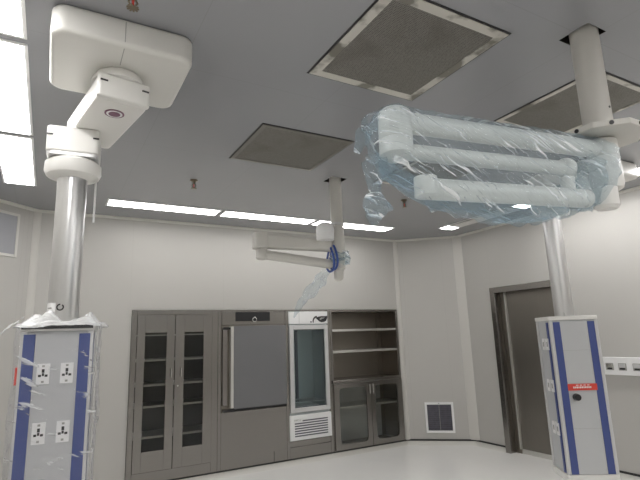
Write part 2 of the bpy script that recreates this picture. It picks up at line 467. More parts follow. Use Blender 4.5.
# ------------------------------------------------------------------ sprinklers
def sprinkler(label, x, y):
    t = thing('sprinkler_head', label, 'sprinkler', (x, y, H), 0, 'ceiling sprinkler heads')
    bm = bm_new(); lathe(bm, [(.012, 0), (.036, -.002), (.034, -.012), (.014, -.02), (.014, -.03)]); ob('escutcheon', bm, M['brass'], t, smooth=True)
    bm = bm_new(); cyl(bm, (0, 0, -.028), (0, 0, -.045), .013, 12)
    for s in (-1, 1):
        cyl(bm, (s*.012, 0, -.042), (s*.02, 0, -.06), .004, 8); cyl(bm, (s*.02, 0, -.06), (0, 0, -.085), .004, 8)
    ob('yoke', bm, M['brass'], t)
    bm = bm_new(); cyl(bm, (0, 0, -.044), (0, 0, -.08), .005, 8); ob('bulb', bm, M['red'], t)
    bm = bm_new()
    cyl(bm, (0, 0, -.085), (0, 0, -.089), .016, 16)
    for k in range(10):
        a = 2*PI*k/10; T = Matrix.Translation((0, 0, -.087)) @ Matrix.Rotation(a, 4, 'Z')
        box(bm, (.012, -.004, -.0015), (.027, .004, .0015), 0, T)
    ob('deflector', bm, M['brass'], t)
sprinkler('brass sprinkler head on the ceiling between the left pendant arm and the back strip lights', 1.162, 4.552)
sprinkler('sprinkler head seen below the hanging tail of the blue plastic wrap', 3.598, 4.301)
sprinkler('sprinkler head at the top of the photo above the cream pendant cover', .235, 2.06)

# ------------------------------------------------------------------ built-in cabinets in the back wall
YFc = YB-.012        # front face plane of the built-ins
DEPTH = .46
YIN = YB+DEPTH
def carcass(bm, x0, x1, z0, z1, t=.02, front=YB-.004):
    box(bm, (x0, front, z0), (x0+t, YIN, z1)); box(bm, (x1-t, front, z0), (x1, YIN, z1))
    box(bm, (x0+t, front, z0), (x1-t, YIN, z0+t)); box(bm, (x0+t, front, z1-t), (x1-t, YIN, z1))
    box(bm, (x0+t, YIN-t, z0+t), (x1-t, YIN, z1-t))

def plate_with_window(bm, x0, x1, z0, z1, y0, y1, wx0, wx1, wz0, wz1, r=.0):
    """door panel with a window, optionally with rounded corners"""
    if r <= 0:
        box(bm, (x0, y0, z0), (wx0, y1, z1)); box(bm, (wx1, y0, z0), (x1, y1, z1))
        box(bm, (wx0, y0, z0), (wx1, y1, wz0)); box(bm, (wx0, y0, wz1), (wx1, y1, z1)); return
    n = 6
    inner = rrect(wx1-wx0, wz1-wz0, r, n, (wx0+wx1)/2, (wz0+wz1)/2)
    corner = [(x1, z1), (x0, z1), (x0, z0), (x1, z0)]
    def layer(y): return [bm.verts.new((x, y, z)) for x, z in inner], [bm.verts.new((x, y, z)) for x, z in corner]
    iF, oF = layer(y0); iB, oB = layer(y1)
    m = n+1
    for I, O, in ((iF, oF), (iB, oB)):
        for c in range(4):
            for k in range(n): bm.faces.new((O[c], I[c*m+k], I[c*m+k+1]))
            bm.faces.new((O[c], I[c*m+n], I[((c+1) % 4)*m], O[(c+1) % 4]))
    L = len(inner)
    for k in range(L): bm.faces.new((iF[k], iF[(k+1) % L], iB[(k+1) % L], iB[k]))
    for k in range(4): bm.faces.new((oF[k], oF[(k+1) % 4], oB[(k+1) % 4], oB[k]))

# --- tall two-door glass cabinet
x0, x1 = .895, 1.965
t = thing('storage_cabinet', 'tall two-door stainless steel wall cabinet with narrow dark glass windows, leftmost built-in', 'cabinet', (0, 0, 0))
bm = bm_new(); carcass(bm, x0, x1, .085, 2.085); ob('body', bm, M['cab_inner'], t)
bm = bm_new()
box(bm, (x0-.006, YB-.02, .085), (.9505, YB-.004, 2.09)); box(bm, (1.8845, YB-.02, .085), (x1+.001, YB-.004, 2.09))
box(bm, (.9505, YB-.02, .085), (1.8845, YB-.004, .2055)); box(bm, (.9505, YB-.02, 2.0345), (1.8845, YB-.004, 2.09))
ob('face_frame', bm, M['steel'], t, .003)
for (a, b, wa, wb, hx) in ((.953, 1.404, 1.047, 1.305, 1.366), (1.412, 1.882, 1.525, 1.77, 1.487)):
    bm = bm_new(); plate_with_window(bm, a, b, .208, 2.032, YB-.034, YB-.021, wa, wb, .435, 1.81)
    d = ob('door', bm, M['steel'], t, .002)
    obox('window_pane', (wa-.01, YB-.021, .425), (wb+.01, YB-.016, 1.82), M['cab_glass'], d)
    bm = bm_new()
    cyl(bm, (hx, YB-.060, 1.265), (hx, YB-.060, 1.37), .006, 12); cyl(bm, (hx, YB-.060, 1.275), (hx, YB-.03, 1.275), .005, 8); cyl(bm, (hx, YB-.060, 1.36), (hx, YB-.03, 1.36), .005, 8)
    ob('handle', bm, M['chrome'], d, smooth=True)
bm = bm_new(); cyl(bm, (1.452, YB-.042, 1.158), (1.452, YB-.03, 1.158), .011, 16); ob('keyhole', bm, M['chrome'], t, smooth=True)
for z in (.586, .936, 1.186, 1.481):
    obox('shelf', (x0+.021, YB+.004, z-.016), (x1-.021, YIN-.021, z+.010), M['steel_light'], t, .003)
for z in (1.78,):
    obox('shelf_rail', (x0+.021, YB+.015, z-.008), (x1-.021, YB+.03, z+.008), M['steel_light'], t)

# --- stainless surround of the two built-in appliances
t = thing('steel_surround', 'stainless steel built-in surround with plain lower panels below the grey-door oven and the refrigerator', 'cabinet', (0, 0, 0))
for a, b in ((1.968, 2.012), (2.945, 2.990), (3.634, 3.68)):
    obox('upright', (a, YB-.02, .085), (b, YIN, 2.09), M['steel'], t, .003)
obox('top_rail', (2.013, YB-.015, 2.07), (2.944, YIN, 2.09), M['steel'], t, .002)
obox('top_rail', (2.991, YB-.015, 2.07), (3.633, YIN, 2.09), M['steel'], t, .002)
obox('lower_panel', (2.013, YB-.017, .085), (2.944, YB+.01, .775), M['steel'], t, .002)
obox('panel_seam', (2.745, YB-.0185, .085), (2.750, YB-.0172, .215), M['black'], t)
obox('lower_panel', (2.991, YB-.017, .085), (3.633, YB+.01, .225), M['steel'], t, .002)
obox('lower_panel', (2.991, YB-.012, .229), (3.633, YB+.01, .300), M['steel'], t, .002)
obox('back_sheet', (2.013, YIN-.01, .085), (3.633, YIN, 2.069), M['steel_dark'], t)

# --- incubator / drying oven
t = thing('incubator_oven', 'built-in laboratory oven with flat grey door and black control display', 'oven', (0, 0, 0))
obox('body', (2.015, YB-.006, .781), (2.943, YIN-.02, 2.068), M['steel_dark'], t)
obox('control_fascia', (2.018, YB-.022, 1.885), (2.94, YB-.006, 2.066), M['steel'], t, .003)
bm = bm_new(); box(bm, (2.205, YB-.030, 1.937), (2.705, YB-.0225, 2.060)); d = ob('display', bm, M['black'], t, .002)
bm = bm_new(); cyl(bm, (2.47, YB-.050, 1.957), (2.47, YB-.031, 1.957), .034, 28); k = ob('dial', bm, M['chrome'], t, .004)
bm = bm_new(); cyl(bm, (2.47, YB-.054, 1.957), (2.47, YB-.0505, 1.957), .024, 24); ob('dial_cap', bm, M['black'], k)
obox('door', (2.16, YB-.085, .815), (2.925, YB-.010, 1.872), M['incubator_door'], t, .006)
obox('door_gasket', (2.05, YB-.014, .782), (2.942, YB-.0065, .812), M['black'], t)
obox('door_edge', (2.118, YB-.092, .83), (2.158, YB-.012, 1.866), M['steel_light'], t, .004)
obox('hinge_post', (2.022, YB-.05, .86), (2.085, YB-.0065, 1.84), M['steel'], t, .004)
for z in (1.842, .797): obox('hinge', (2.03, YB-.08, z-.014), (2.20, YB-.0095, z+.016) if z > 1 else (2.20, YB-.0095, z+.014), M['black'], t, .003)

# --- medical refrigerator
t = thing('medical_refrigerator', 'upright white refrigerator with glass door, black swirl logo and louvred base, built into wall', 'refrigerator', (0, 0, 0))
fx0, fx1 = 2.993, 3.631
bm = bm_new()
box(bm, (fx0, YB-.004, .305), (fx0+.03, YIN-.03, 2.066)); box(bm, (fx1-.03, YB-.004, .305), (fx1, YIN-.03, 2.066))
box(bm, (fx0+.03, YB-.004, 1.87), (fx1-.03, YIN-.03, 2.066)); box(bm, (fx0+.03, YB-.004, .305), (fx1-.03, YIN-.03, .66)); box(bm, (fx0+.03, YIN-.06, .66), (fx1-.03, YIN-.03, 1.87))
ob('body', bm, M['fridge_in'], t)
hd = obox('header_panel', (fx0+.001, YB-.040, 1.885), (fx1-.001, YB-.005, 2.064), M['white2'], t, .005)
obox('header_seam', (3.155, YB-.0412, 1.895), (3.159, YB-.0402, 2.05), M['grey_key'], hd)
# black leaf-shaped swirl with a curled stem and a dot
def flat(bm, pts, y0, y1):
    A = [bm.verts.new((x, y0, z)) for x, z in pts]; B = [bm.verts.new((x, y1, z)) for x, z in pts]
    n = len(pts); bm.faces.new(A); bm.faces.new(list(reversed(B)))
    for k in range(n): bm.faces.new((A[k], A[(k+1) % n], B[(k+1) % n], B[k]))
yl0, yl1 = YB-.0425, YB-.0403
bm = bm_new()
cx, cz = 3.53, 1.953
flat(bm, [(cx-.10, cz+.012), (cx-.06, cz+.034), (cx, cz+.042), (cx+.06, cz+.040), (cx+.098, cz+.046), (cx+.092, cz+.005), (cx+.072, cz-.028), (cx+.035, cz-.044), (cx-.005, cz-.046), (cx-.045, cz-.034), (cx-.062, cz-.016), (cx-.075, cz-.006)], yl0, yl1)
st = []
for k in range(13):
    u = k/12; a = PI*.52+u*PI*.55
    st.append((cx-.075+.07*math.cos(a), cz-.035+.07*math.sin(a), .008+.005*(1-u)))
for (ax, az, aw), (bx, bz, bw) in zip(st, st[1:]):
    d = Vector((bx-ax, bz-az)).normalized(); n2 = Vector((-d.y, d.x))
    flat(bm, [(ax+n2.x*aw, az+n2.y*aw), (bx+n2.x*bw, bz+n2.y*bw), (bx-n2.x*bw, bz-n2.y*bw), (ax-n2.x*aw, az-n2.y*aw)], yl0+.0002, yl1)
lg = ob('swirl_logo', bm, M['black'], hd)
bm = bm_new(); flat(bm, [(3.35+.013*math.cos(2*PI*k/16), 1.912+.011*math.sin(2*PI*k/16)) for k in range(16)], yl0, yl1); ob('logo_dot', bm, M['black'], hd)
bm = bm_new(); flat(bm, [(cx-.035, cz+.004), (cx-.01, cz+.022), (cx+.03, cz+.02), (cx+.055, cz+.024), (cx+.03, cz+.006), (cx+.0, cz+.004), (cx-.01, cz-.012), (cx-.03, cz-.010)], yl0-.0015, yl0-.0002); ob('logo_inset', bm, M['grey_key'], hd)  # smaller grey shape over the black leaf
# door
bm = bm_new(); plate_with_window(bm, fx0+.003, fx1-.003, .672, 1.868, YB-.045, YB-.008, 3.062, 3.568, .735, 1.806)
d = ob('glass_door', bm, M['profile'], t, .004)
obox('glass_pane', (3.055, YB-.03, .728), (3.575, YB-.022, 1.813), M['fridge_glass'], d)
bm = bm_new(); frame(bm, (3.05, YB-.0075, .723), (3.58, YB-.0042, 1.82), 1, .02); ob('gasket', bm, M['louvre_dark'], d)
for z in (.80,):
    bm = bm_new()
    for k in range(14):
        x = fx0+.05+k*(fx1-fx0-.1)/13; cyl(bm, (x, YB+.03, z), (x, YIN-.07, z), .003, 6)
    for yy in (YB+.03, YIN-.08): cyl(bm, (fx0+.035, yy, z-.002), (fx1-.035, yy, z-.002), .005, 8)
    ob('wire_shelf', bm, M['white2'], t)
obox('shelf_track', (3.29, YIN-.075, .70), (3.335, YIN-.061, 1.80), M['louvre_dark'], t)
obox('product_tray', (3.12, YB+.06, .662), (3.50, YIN-.12, .745), M['white2'], t, .01)
gp = obox('base_grille', (fx0-.012, YB-.047, .312), (fx1+.004, YB-.005, .640), M['white2'], t, .006)
bm = bm_new()
for k in range(7):
    z = .360+.0325*k
    a = 3.048 if k < 6 else 3.17
    box(bm, (a, YB-.0490, z), (3.572, YB-.0472, z+.016))
ob('louvre_slots', bm, M['louvre_dark'], gp)
cu = bpy.data.curves.new('grille_text', 'FONT'); cu.body = 'MPC-5'; cu.size = .036; cu.extrude = .0005
to = bpy.data.objects.new('tmp_text', cu); COL.objects.link(to)
dg = bpy.context.evaluated_depsgraph_get(); me = bpy.data.meshes.new_from_object(to.evaluated_get(dg)); bpy.data.objects.remove(to)
me.materials.clear(); me.materials.append(M['grey_key'])
o = bpy.data.objects.new('small_lettering', me); COL.objects.link(o); o.parent = gp
o.location = (3.04, YB-.0478, .562); o.rotation_euler = (PI/2, 0, 0)

# --- open shelf unit over a two-door glass base cabinet
x0, x1 = 3.685, 4.952
t = thing('shelf_cabinet', 'stainless steel unit of open shelves over two rounded glass doors, rightmost built-in', 'cabinet', (0, 0, 0))
bm = bm_new(); carcass(bm, x0, x1, .085, 2.088, .02); ob('body', bm, M['steel_dark'], t)
bm = bm_new()
box(bm, (x0-.002, YB-.02, .085), (x0+.03, YB-.0045, 2.09)); box(bm, (x1-.03, YB-.02, .085), (x1+.004, YB-.0045, 2.09)); box(bm, (x0+.03, YB-.02, 2.058), (x1-.03, YB-.0045, 2.09))
ob('face_frame', bm, M['steel'], t, .003)
obox('inner_corner', (x1-.10, YIN-.045, 1.07), (x1-.021, YIN-.021, 2.067), M['steel_dark'], t)
for z in (1.785, 1.468):
    bm = bm_new(); box(bm, (x0+.021, YB+.002, z-.008), (x1-.021, YIN-.05, z+.012)); box(bm, (x0+.021, YB-.004, z-.022), (x1-.031, YB+.002, z+.012))
    ob('shelf', bm, M['steel_light'], t, .003)
obox('worktop', (x0-.001, YB-.05, 1.012), (x1-.032, YIN-.021, 1.058), M['steel'], t, .006)
for a, b, wa, wb, hx in ((3.70, 4.345, 3.785, 4.265, 4.318), (4.352, 4.945, 4.425, 4.85, 4.378)):
    bm = bm_new(); plate_with_window(bm, a, b, .092, 1.006, YB-.040, YB-.021, wa, wb, .165, .945, .06)
    d = ob('door', bm, M['steel'], t)
    bm = bm_new(); prism(bm, rrect(wb-wa+.02, .80, .065), 0, .005, Matrix.Translation(((wa+wb)/2, YB-.0205, .555)) @ Matrix.Rotation(PI/2, 4, 'X'))
    for v in bm.verts: v.co.y += .006
    ob('glass_pane', bm, M['lower_glass'], d)
    bm = bm_new(); cyl(bm, (hx, YB-.062, .83), (hx, YB-.062, .97), .006, 12); cyl(bm, (hx, YB-.062, .84), (hx, YB-.038, .84), .005, 8); cyl(bm, (hx, YB-.062, .96), (hx, YB-.038, .96), .005, 8)
    ob('handle', bm, M['chrome'], d, smooth=True)
obox('lining_sheet', (x0+.022, YIN-.030, .107), (x1-.10, YIN-.0215, 1.01), M['profile'], t)
obox('inner_shelf', (x0+.021, YB+.005, .648), (x1-.021, YIN-.032, .674), M['steel_light'], t, .003)
obox('centre_post', (4.34, YB-.004, .106), (4.356, YB+.02, .647), M['steel'], t)

# ------------------------------------------------------------------ wall grilles on the diagonal panels
def on_wall(p, q, s):
    """point and z-rotation for something mounted on wall p->q at distance s; local -Y looks into the room"""
    p = Vector(p); q = Vector(q); d = (q-p).normalized(); n = Vector((d.y, -d.x))
    if (Vector((2.44, 2.66))-p).dot(n) < 0: n = -n
    c = p+d*s
    return (c.x, c.y), math.atan2(n.x, -n.y)
Lr = (Vector(CR2)-Vector(CR)).length
(px, py), rz = on_wall(CR, CR2, .515)
t = thing('return_air_grille', 'white framed square dark air grille low on the wall right of the built-in shelves', 'air vent', (px, py, .18), rz)
bm = bm_new(); frame(bm, (-.218, -.022, 0), (.218, -.001, .452), 1, .034); ob('frame', bm, M['white2'], t, .003)
obox('dusty_mesh', (-.186, -.006, .032), (.186, -.002, .42), M['grille_mesh'], t)
bm = bm_new()
for k in range(13):
    z = .048+.029*k
    box(bm, (-.184, -.012, z), (.184, -.0065, z+.004))
ob('louvre_blades', bm, M['louvre_dark'], t)
obox('centre_rib', (-.003, -.015, .034), (.003, -.0125, .418), M['grey_key'], t)
bm = bm_new(); cyl(bm, (0, -.025, .437), (0, -.0225, .437), .008, 12); ob('latch', bm, M['grey_key'], t)

Ll = (Vector(CL)-Vector(CL2)).length
(px, py), rz = on_wall(CL, CL2, .475)
t = thing('wall_vent', 'square grey wall panel in white frame under the ceiling, left edge of photo', 'air vent', (px, py, 2.655), rz)
bm = bm_new(); frame(bm, (-.25, -.018, 0), (.25, -.001, .49), 1, .03); ob('frame', bm, M['trim'], t, .003)
obox('grey_panel', (-.221, -.010, .029), (.221, -.002, .461), M['vent_grey'], t)

# ------------------------------------------------------------------ socket trunking on the right wall
t = thing('socket_trunking', 'white wall trunking with square grey sockets at the right edge beside the right console', 'socket strip', (XR, 2.9, 1.145), 0)
obox('trunking', (-.045, -.65, 0), (-.001, .70, .20), M['white2'], t, .006)
for i, y in enumerate((3.415, 3.27, 3.11, 2.95, 2.79, 2.63)):
    yy = y-2.9
    s = obox('socket', (-.052, yy-.045, .055), (-.0455, yy+.045, .135), M['grey_key'], t, .003)
    obox('socket_flap', (-.060, yy-.035, .085), (-.0525, yy+.035, .128), M['profile'] if i else M['chrome'], s, .002)
    obox('socket_slot', (-.0535, yy-.028, .064), (-.0523, yy+.028, .082), M['black'], s)

# ------------------------------------------------------------------ ceiling pendants (service columns)
def universal_socket(parent, x, z, yfront, T):
    bm = bm_new()
    w, h = .058, .10
    box(bm, (x-w/2, yfront-.007, z-h/2), (x+w/2, yfront-.0005, z+h/2), 0, T)
    y0, y1 = yfront-.0082, yfront-.0068
    for a, b, c, d in ((-.006, .006, .006, .024), (-.021, -.008, -.014, -.003), (.008, .021, -.014, -.003), (-.005, .005, -.010, .004)):
        box(bm, (x+a, y0, z+c), (x+b, y1, z+d), 1, T)
    for zz in (-.038, .038):
        box(bm, (x-.006, y0, z+zz-.005), (x+.006, y1, z+zz+.005), 2, T)
    return ob('socket', bm, [M['white2'], M['black'], M['grey_key']], parent)

def pendant(label, px, py, rot, hub, cover, seam_x, left, PW, PD, PZ0, PZ1, dx=0., bi=.031, bw=.058, pr=.081, ax=0., az=.337):
    t = thing('ceiling_pendant', label, 'medical pendant', (px, py, 0), 0, 'ceiling service pendants')
    # --- cover on the ceiling
    cx, cy, cw, cd, ch = cover
    lx, ly = cx-px, cy-py
    bm = bm_new(); prism(bm, rrect(cw, cd, .07, 8, lx, ly), H-ch, H-.001); cv = ob('mount_cover', bm, M['cover'], t, .022, seg=4)
    bm = bm_new(); box(bm, (lx+seam_x-.002, ly-cd/2-.0012, H-ch+.02), (lx+seam_x+.002, ly-cd/2+.001, H-.02)); box(bm, (lx+seam_x-.002, ly-cd/2+.025, H-ch-.0012), (lx+seam_x+.002, hub[1]-py-.14, H-ch+.001))
    ob('cover_seam', bm, M['grey_key'], cv)
    # --- arm
    hx, hy = hub[0]-px, hub[1]-py
    d = Vector((ax-hx, -hy)); L = d.length; d.normalize(); ang = math.atan2(d.y, d.x)
    T = Matrix.Translation((hx, hy, 0)) @ Matrix.Rotation(ang, 4, 'Z')   # local +X runs hub -> column
    az0, az1 = H-az, H-az+.123
    bm = bm_new(); lathe(bm, [(.10, az1-.002), (.135, az1+.012), (.135, az1+.028), (.115, H-ch-.001)], (hx, hy, 0)); ob('hub', bm, M['white'], t, smooth=True)
    bm = bm_new(); prism(bm, rrect(L+.09+.13, .256, .03, 5, (L+.13-.09)/2, 0), az0, az1, T); arm = ob('arm', bm, M['white'], t, .010)
    bm = bm_new(); prism(bm, rrect(.05, .266, .02, 5, -.095, 0), az0+.004, az1+.004, T); cap = ob('end_cap', bm, M['white'], arm, .008)
    for s in (-1, 1):
        bm = bm_new(); box(bm, (-.1225, s*.105-.018, az1-.040), (-.119, s*.105+.018, az1-.031), 0, T); ob('slot', bm, M['black'], arm)
    e0 = T @ Vector((.05, 0, 0))
    bm = bm_new(); lathe(bm, [(.050, az0-.003), (.050, az0+.001)], (e0.x, e0.y, 0), 36); em = ob('emblem', bm, M['purple'], arm)
    bm = bm_new(); lathe(bm, [(.041, az0-.0045), (.041, az0-.0032)], (e0.x, e0.y, 0), 32); lathe(bm, [(.0001, az0-.0046), (.0002, az0-.0032)], (e0.x, e0.y, 0), 8); ob('emblem_ring', bm, M['white2'], arm)
    bm = bm_new(); lathe(bm, [(.030, az0-.006), (.030, az0-.0046)], (e0.x, e0.y, 0), 32); ob('emblem_core', bm, M['purple'], arm)
    # --- joint under the arm end
    J = Matrix.Rotation(rot, 4, 'Z')
    bm = bm_new(); prism(bm, rrect(.275, .26, .03, 6), az0-.15, az0-.001, J); jb = ob('brake_box', bm, M['white'], t, .008)
    bm = bm_new(); prism(bm, rrect(.268, .25, .03, 6), az0-.170, az0-.151, J); ob('brake_gap', bm, M['profile'], jb)
    for s in (-1, 1):
        bm = bm_new(); box(bm, (s*.118-.016, -.1325, az0-.062), (s*.118+.016, -.1285, az0-.053), 0, J); ob('slot', bm, M['black'], jb)
    z = az0-.171
    bm = bm_new(); lathe(bm, [(.125, z), (.15, z-.02), (.152, z-.065), (.14, z-.092), (.10, z-.108), (.085, z-.11)], (0, 0, 0), 48); ob('collar', bm, M['white'], t, smooth=True)
    bm = bm_new(); cyl(bm, (0, 0, z-.108), (0, 0, PZ1), pr, 48); pole = ob('pole', bm, M['alu'], t, smooth=True)
    bm = bm_new(); cyl(bm, (.128, .06, z-.02), (.128, .06, z-.34), .006, 10); ob('thin_rod', bm, M['white2'], t, smooth=True)
    if left:
        # paper tag and round mark at the foot of the pole
        def patch(a0, a1, z0, z1, r, name, mat):
            bm = bm_new(); n = 8
            lo = [bm.verts.new((r*math.cos(a0+(a1-a0)*k/n), r*math.sin(a0+(a1-a0)*k/n), z0)) for k in range(n+1)]
            hi = [bm.verts.new((v.co.x, v.co.y, z1)) for v in lo]
            for k in range(n): bm.faces.new((lo[k], lo[k+1], hi[k+1], hi[k]))
            o = ob(name, bm, mat, pole); s = o.modifiers.new('thick', 'SOLIDIFY'); s.thickness = .001; return o
        patch(math.radians(188), math.radians(240), 1.865, 1.915, pr+.0012, 'paper_tag', M['white2'])
        patch(math.radians(200), math.radians(224), 1.882, 1.890, pr+.0024, 'tag_print', M['grey_key'])
        bm = bm_new()
        for k in range(20):
            if k in (3, 4): continue
            a = 2*PI*k/20; b2 = 2*PI*(k+1)/20
            def pt(a, r): return Vector(((pr+.002)*math.cos(math.radians(257)+r*math.cos(a)/pr), (pr+.002)*math.sin(math.radians(257)+r*math.cos(a)/pr), 1.89+r*math.sin(a)))
            vs = [bm.verts.new(p) for p in (pt(a, .012), pt(b2, .012), pt(b2, .019), pt(a, .019))]; bm.faces.new(vs)
        o = ob('round_mark', bm, M['black'], pole); s = o.modifiers.new('thick', 'SOLIDIFY'); s.thickness = .001
    # --- console box
    w, dp = PW/2, PD/2
    J = Matrix.Translation((dx, 0, 0)) @ J
    bm = bm_new(); box(bm, (-w+.012, -dp+.012, PZ0), (w-.012, dp-.012, PZ1-.035), 0, J); c = ob('console', bm, M['panel_grey'], t)
    bm = bm_new()
    for sx in (-1, 1):
        for sy in (-1, 1):
            box(bm, (sx*(w-.016)-.016, sy*(dp-.016)-.016, PZ0), (sx*(w-.016)+.016, sy*(dp-.016)+.016, PZ1-.034), 0, J)
    ob('corner_profiles', bm, M['profile'], c, .008)
    bm = bm_new(); prism(bm, rrect(PW+.016, PD+.016, .03, 5), PZ1-.034, PZ1, J); ob('top_plate', bm, M['white'], t, .006)
    bm = bm_new(); prism(bm, rrect(PW+.012, PD+.012, .03, 5), PZ0-.05, PZ0, J); ob('base_plate', bm, M['white'], t, .006)
    for sx in (-1, 1):
        a = sx*(w-bi-bw/2)
        bm = bm_new(); box(bm, (a-bw/2, -dp-.0005, PZ0+.004), (a+bw/2, -dp+.0118, PZ1-.05), 0, J); ob('blue_stripe', bm, M['blue'], c)
    for sx in (-1, 1):      # thin stripes on the flanks, next to the front edge
        bm = bm_new(); box(bm, (sx*(w-.006)-.006, -dp+.05, PZ0+.004), (sx*(w-.006)+.006, -dp+.085, PZ1-.05), 0, J); ob('side_stripe', bm, M['blue'], c)
    bm = bm_new(); box(bm, (-w+bi+bw+.001, -dp+.003, PZ0+.004), (w-bi-bw-.001, -dp+.0118, PZ1-.05), 0, J); fp = ob('front_panel', bm, M['panel_grey'], c)
    bm = bm_new()
    for zz in ((.86, 1.16, 1.50) if not left else (.85,)):
        box(bm, (-w+bi+bw+.001, -dp+.0022, zz), (w-bi-bw-.001, -dp+.0032, zz+.0015), 0, J)
    ob('panel_joint', bm, M['grey_key'], c)
    return t, c, J

PW, PD, PZ0, PZ1 = .335, .40, .50, 1.795
LX, LY, LDX, LROT = .0665, 3.05, .002, math.radians(-6.5)
t, c, J = pendant('left ceiling pendant: cream cover, white arm, aluminium column, film-wrapped grey console with four sockets', LX, LY, LROT,
                  (.245, 2.60), (.243, 2.575, .66, .60, .15), -.01, True, PW, PD, PZ0, PZ1, LDX, .016, .052, .079, .095)
for x, z in ((-.053, 1.549), (.053, 1.549), (-.053, 1.267), (.053, 1.267)):
    universal_socket(c, x, z, -PD/2+.003, J)
bm = bm_new(); box(bm, (-PW/2+.004, -PD/2-.0135, PZ1-.024), (PW/2-.004, -PD/2-.0075, PZ1-.006), 0, J); ob('black_slot', bm, M['black'], c)
bm = bm_new(); box(bm, (-PW/2-.012, -PD/2+.02, 1.50), (-PW/2+.001, -PD/2+.10, 1.585), 0, J); ob('red_tag', bm, M['red'], c)

RW, RD = .41, .335
t, c, J = pendant('right ceiling pendant, grey console with blue stripes and red label, before the steel door', 4.10, 2.78, math.radians(-34),
                  (4.66, 2.60), (4.64, 2.665, .66, .60, .15), .01, False, RW, RD, .50, 1.795, az=.245)
T2 = J @ Matrix.Rotation(-PI/2, 4, 'Z')     # faces the console's left flank
for zz in (1.555, 1.20, .845):
    for s in (-.01, .075):
        bm = bm_new(); box(bm, (s-.028, -RW/2-.006, zz-.05), (s+.028, -RW/2+.0125, zz+.05), 0, T2)
        box(bm, (s-.010, -RW/2-.0075, zz-.02), (s+.010, -RW/2-.0058, zz+.02), 1, T2)
        ob('socket', bm, [M['white2'], M['grey_key']], c)
bm = bm_new(); box(bm, (-.118, -RD/2-.004, 1.168), (.122, -RD/2+.0035, 1.222), 0, J); r = ob('red_label', bm, M['red'], c)
bm = bm_new()
x = -.075
for k in range(11):
    w_ = random.uniform(.008, .014); box(bm, (x, -RD/2-.0052, 1.186), (x+w_, -RD/2-.0039, 1.200), 0, J); x += w_+.004
for k in range(4): box(bm, (-.05+.03*k, -RD/2-.0052, 1.208), (-.03+.03*k, -RD/2-.0039, 1.214), 0, J)
ob('label_print', bm, M['white2'], r)
kp = J @ Vector((-.06, -RD/2+.003, 1.115)); kq = J @ Vector((-.06, -RD/2-.045, 1.115))
bm = bm_new(); cyl(bm, kp, kq, .030, 24, .026); ob('knob', bm, M['black'], c, .004)

def nvec(q):
    return Vector((noise.noise(q+Vector((11.3, 2.1, 5.7))), noise.noise(q+Vector((4.9, 17.2, 8.3))), noise.noise(q+Vector((7.7, 9.1, 23.4)))))
# --- clear film round the left console, bunched over its top
def wrinkle(p, f=7., a=.012, seed=0.):
    q = Vector((p.x*f+seed, p.y*f+seed*1.7, p.z*f*.8))
    n = nvec(q)*a + nvec(q*2.7)*a*.45
    r = abs(noise.noise(q*1.6+Vector((3.1, 7.7, 1.9))))
    return n*(.5+1.2*(1-r)**3)
def grid_faces(bm, rows, closed=True):
    for A, B in zip(rows, rows[1:]):
        n = len(A)
        for k in range(n if closed else n-1):
            bm.faces.new((A[k], A[(k+1) % n], B[(k+1) % n], B[k]))
JL = Matrix.Translation((LX, LY, 0)) @ Matrix.Translation((LDX, 0, 0)) @ Matrix.Rotation(LROT, 4, 'Z')
t = thing('plastic_film_wrap', 'clear crinkled plastic film wrapped round the left pendant console', 'plastic film', (LX, LY, PZ0-.06), 0)
off = Matrix.Translation((-LX, -LY, -(PZ0-.06)))
bm = bm_new(); rows = []
base = rrect(PW+.045, PD+.045, .04, 6)
# resample the loop densely
def resample(pts, n):
    P = [Vector(p) for p in pts]; P.append(P[0]); Ls = [0]
    for a, b in zip(P, P[1:]): Ls.append(Ls[-1]+(b-a).length)
    out = []
    j = 0
    for k in range(n):
        s = Ls[-1]*k/n
        while Ls[j+1] < s: j += 1
        u = (s-Ls[j])/max(1e-9, Ls[j+1]-Ls[j]); out.append(P[j].lerp(P[j+1], u))
    return out
loop = resample(base, 120)
for i in range(71):
    z = PZ0-.04+(PZ1-PZ0+.045)*i/70
    sc = 1.015+.05*max(0, (1.15-z))*.35
    row = []
    for v in loop:
        p = Vector((v.x*sc, v.y*sc, z)); p2 = p+wrinkle(p, 6, .012, 2.)
        # stay outside the box
        w_, d_ = PW/2+.006, PD/2+.012
        if abs(p2.x) < w_ and abs(p2.y) < d_: p2 = p
        row.append(bm.verts.new(off @ (JL @ p2)))
    rows.append(row)
grid_faces(bm, rows)
ob('film_sleeve', bm, M['clear_film'], t, smooth=True)
bm = bm_new(); rows = []
for i in range(21):
    u = i/20
    row = []
    for k, v in enumerate(loop):
        d = Vector((v.x, v.y)); th = math.atan2(d.y, d.x); rr = 1.05-.50*u
        fold = .5+.5*math.sin(th*5+1.1)*math.cos(th*2+.4)
        z = PZ1-.012+.085*math.sin(min(1, u*1.15)*PI*.62)*(.12+.88*fold)
        p = Vector((d.x*rr, d.y*rr, z)); p += wrinkle(p, 8, .016, 5.)
        if u > .12: p.z = max(p.z, PZ1+.004)
        else: p.xy += d.normalized()*.035*max(0, math.sin(th*3+.6))
        q = Vector((p.x, p.y))-Vector((-LDX, 0))
        if q.length < .088 and q.length > 1e-6: q = q.normalized()*.088; p.x, p.y = q.x-LDX, q.y
        row.append(bm.verts.new(off @ (JL @ p)))
    rows.append(row)
grid_faces(bm, rows)
ob('bunched_top', bm, M['white_film'], t, smooth=True)
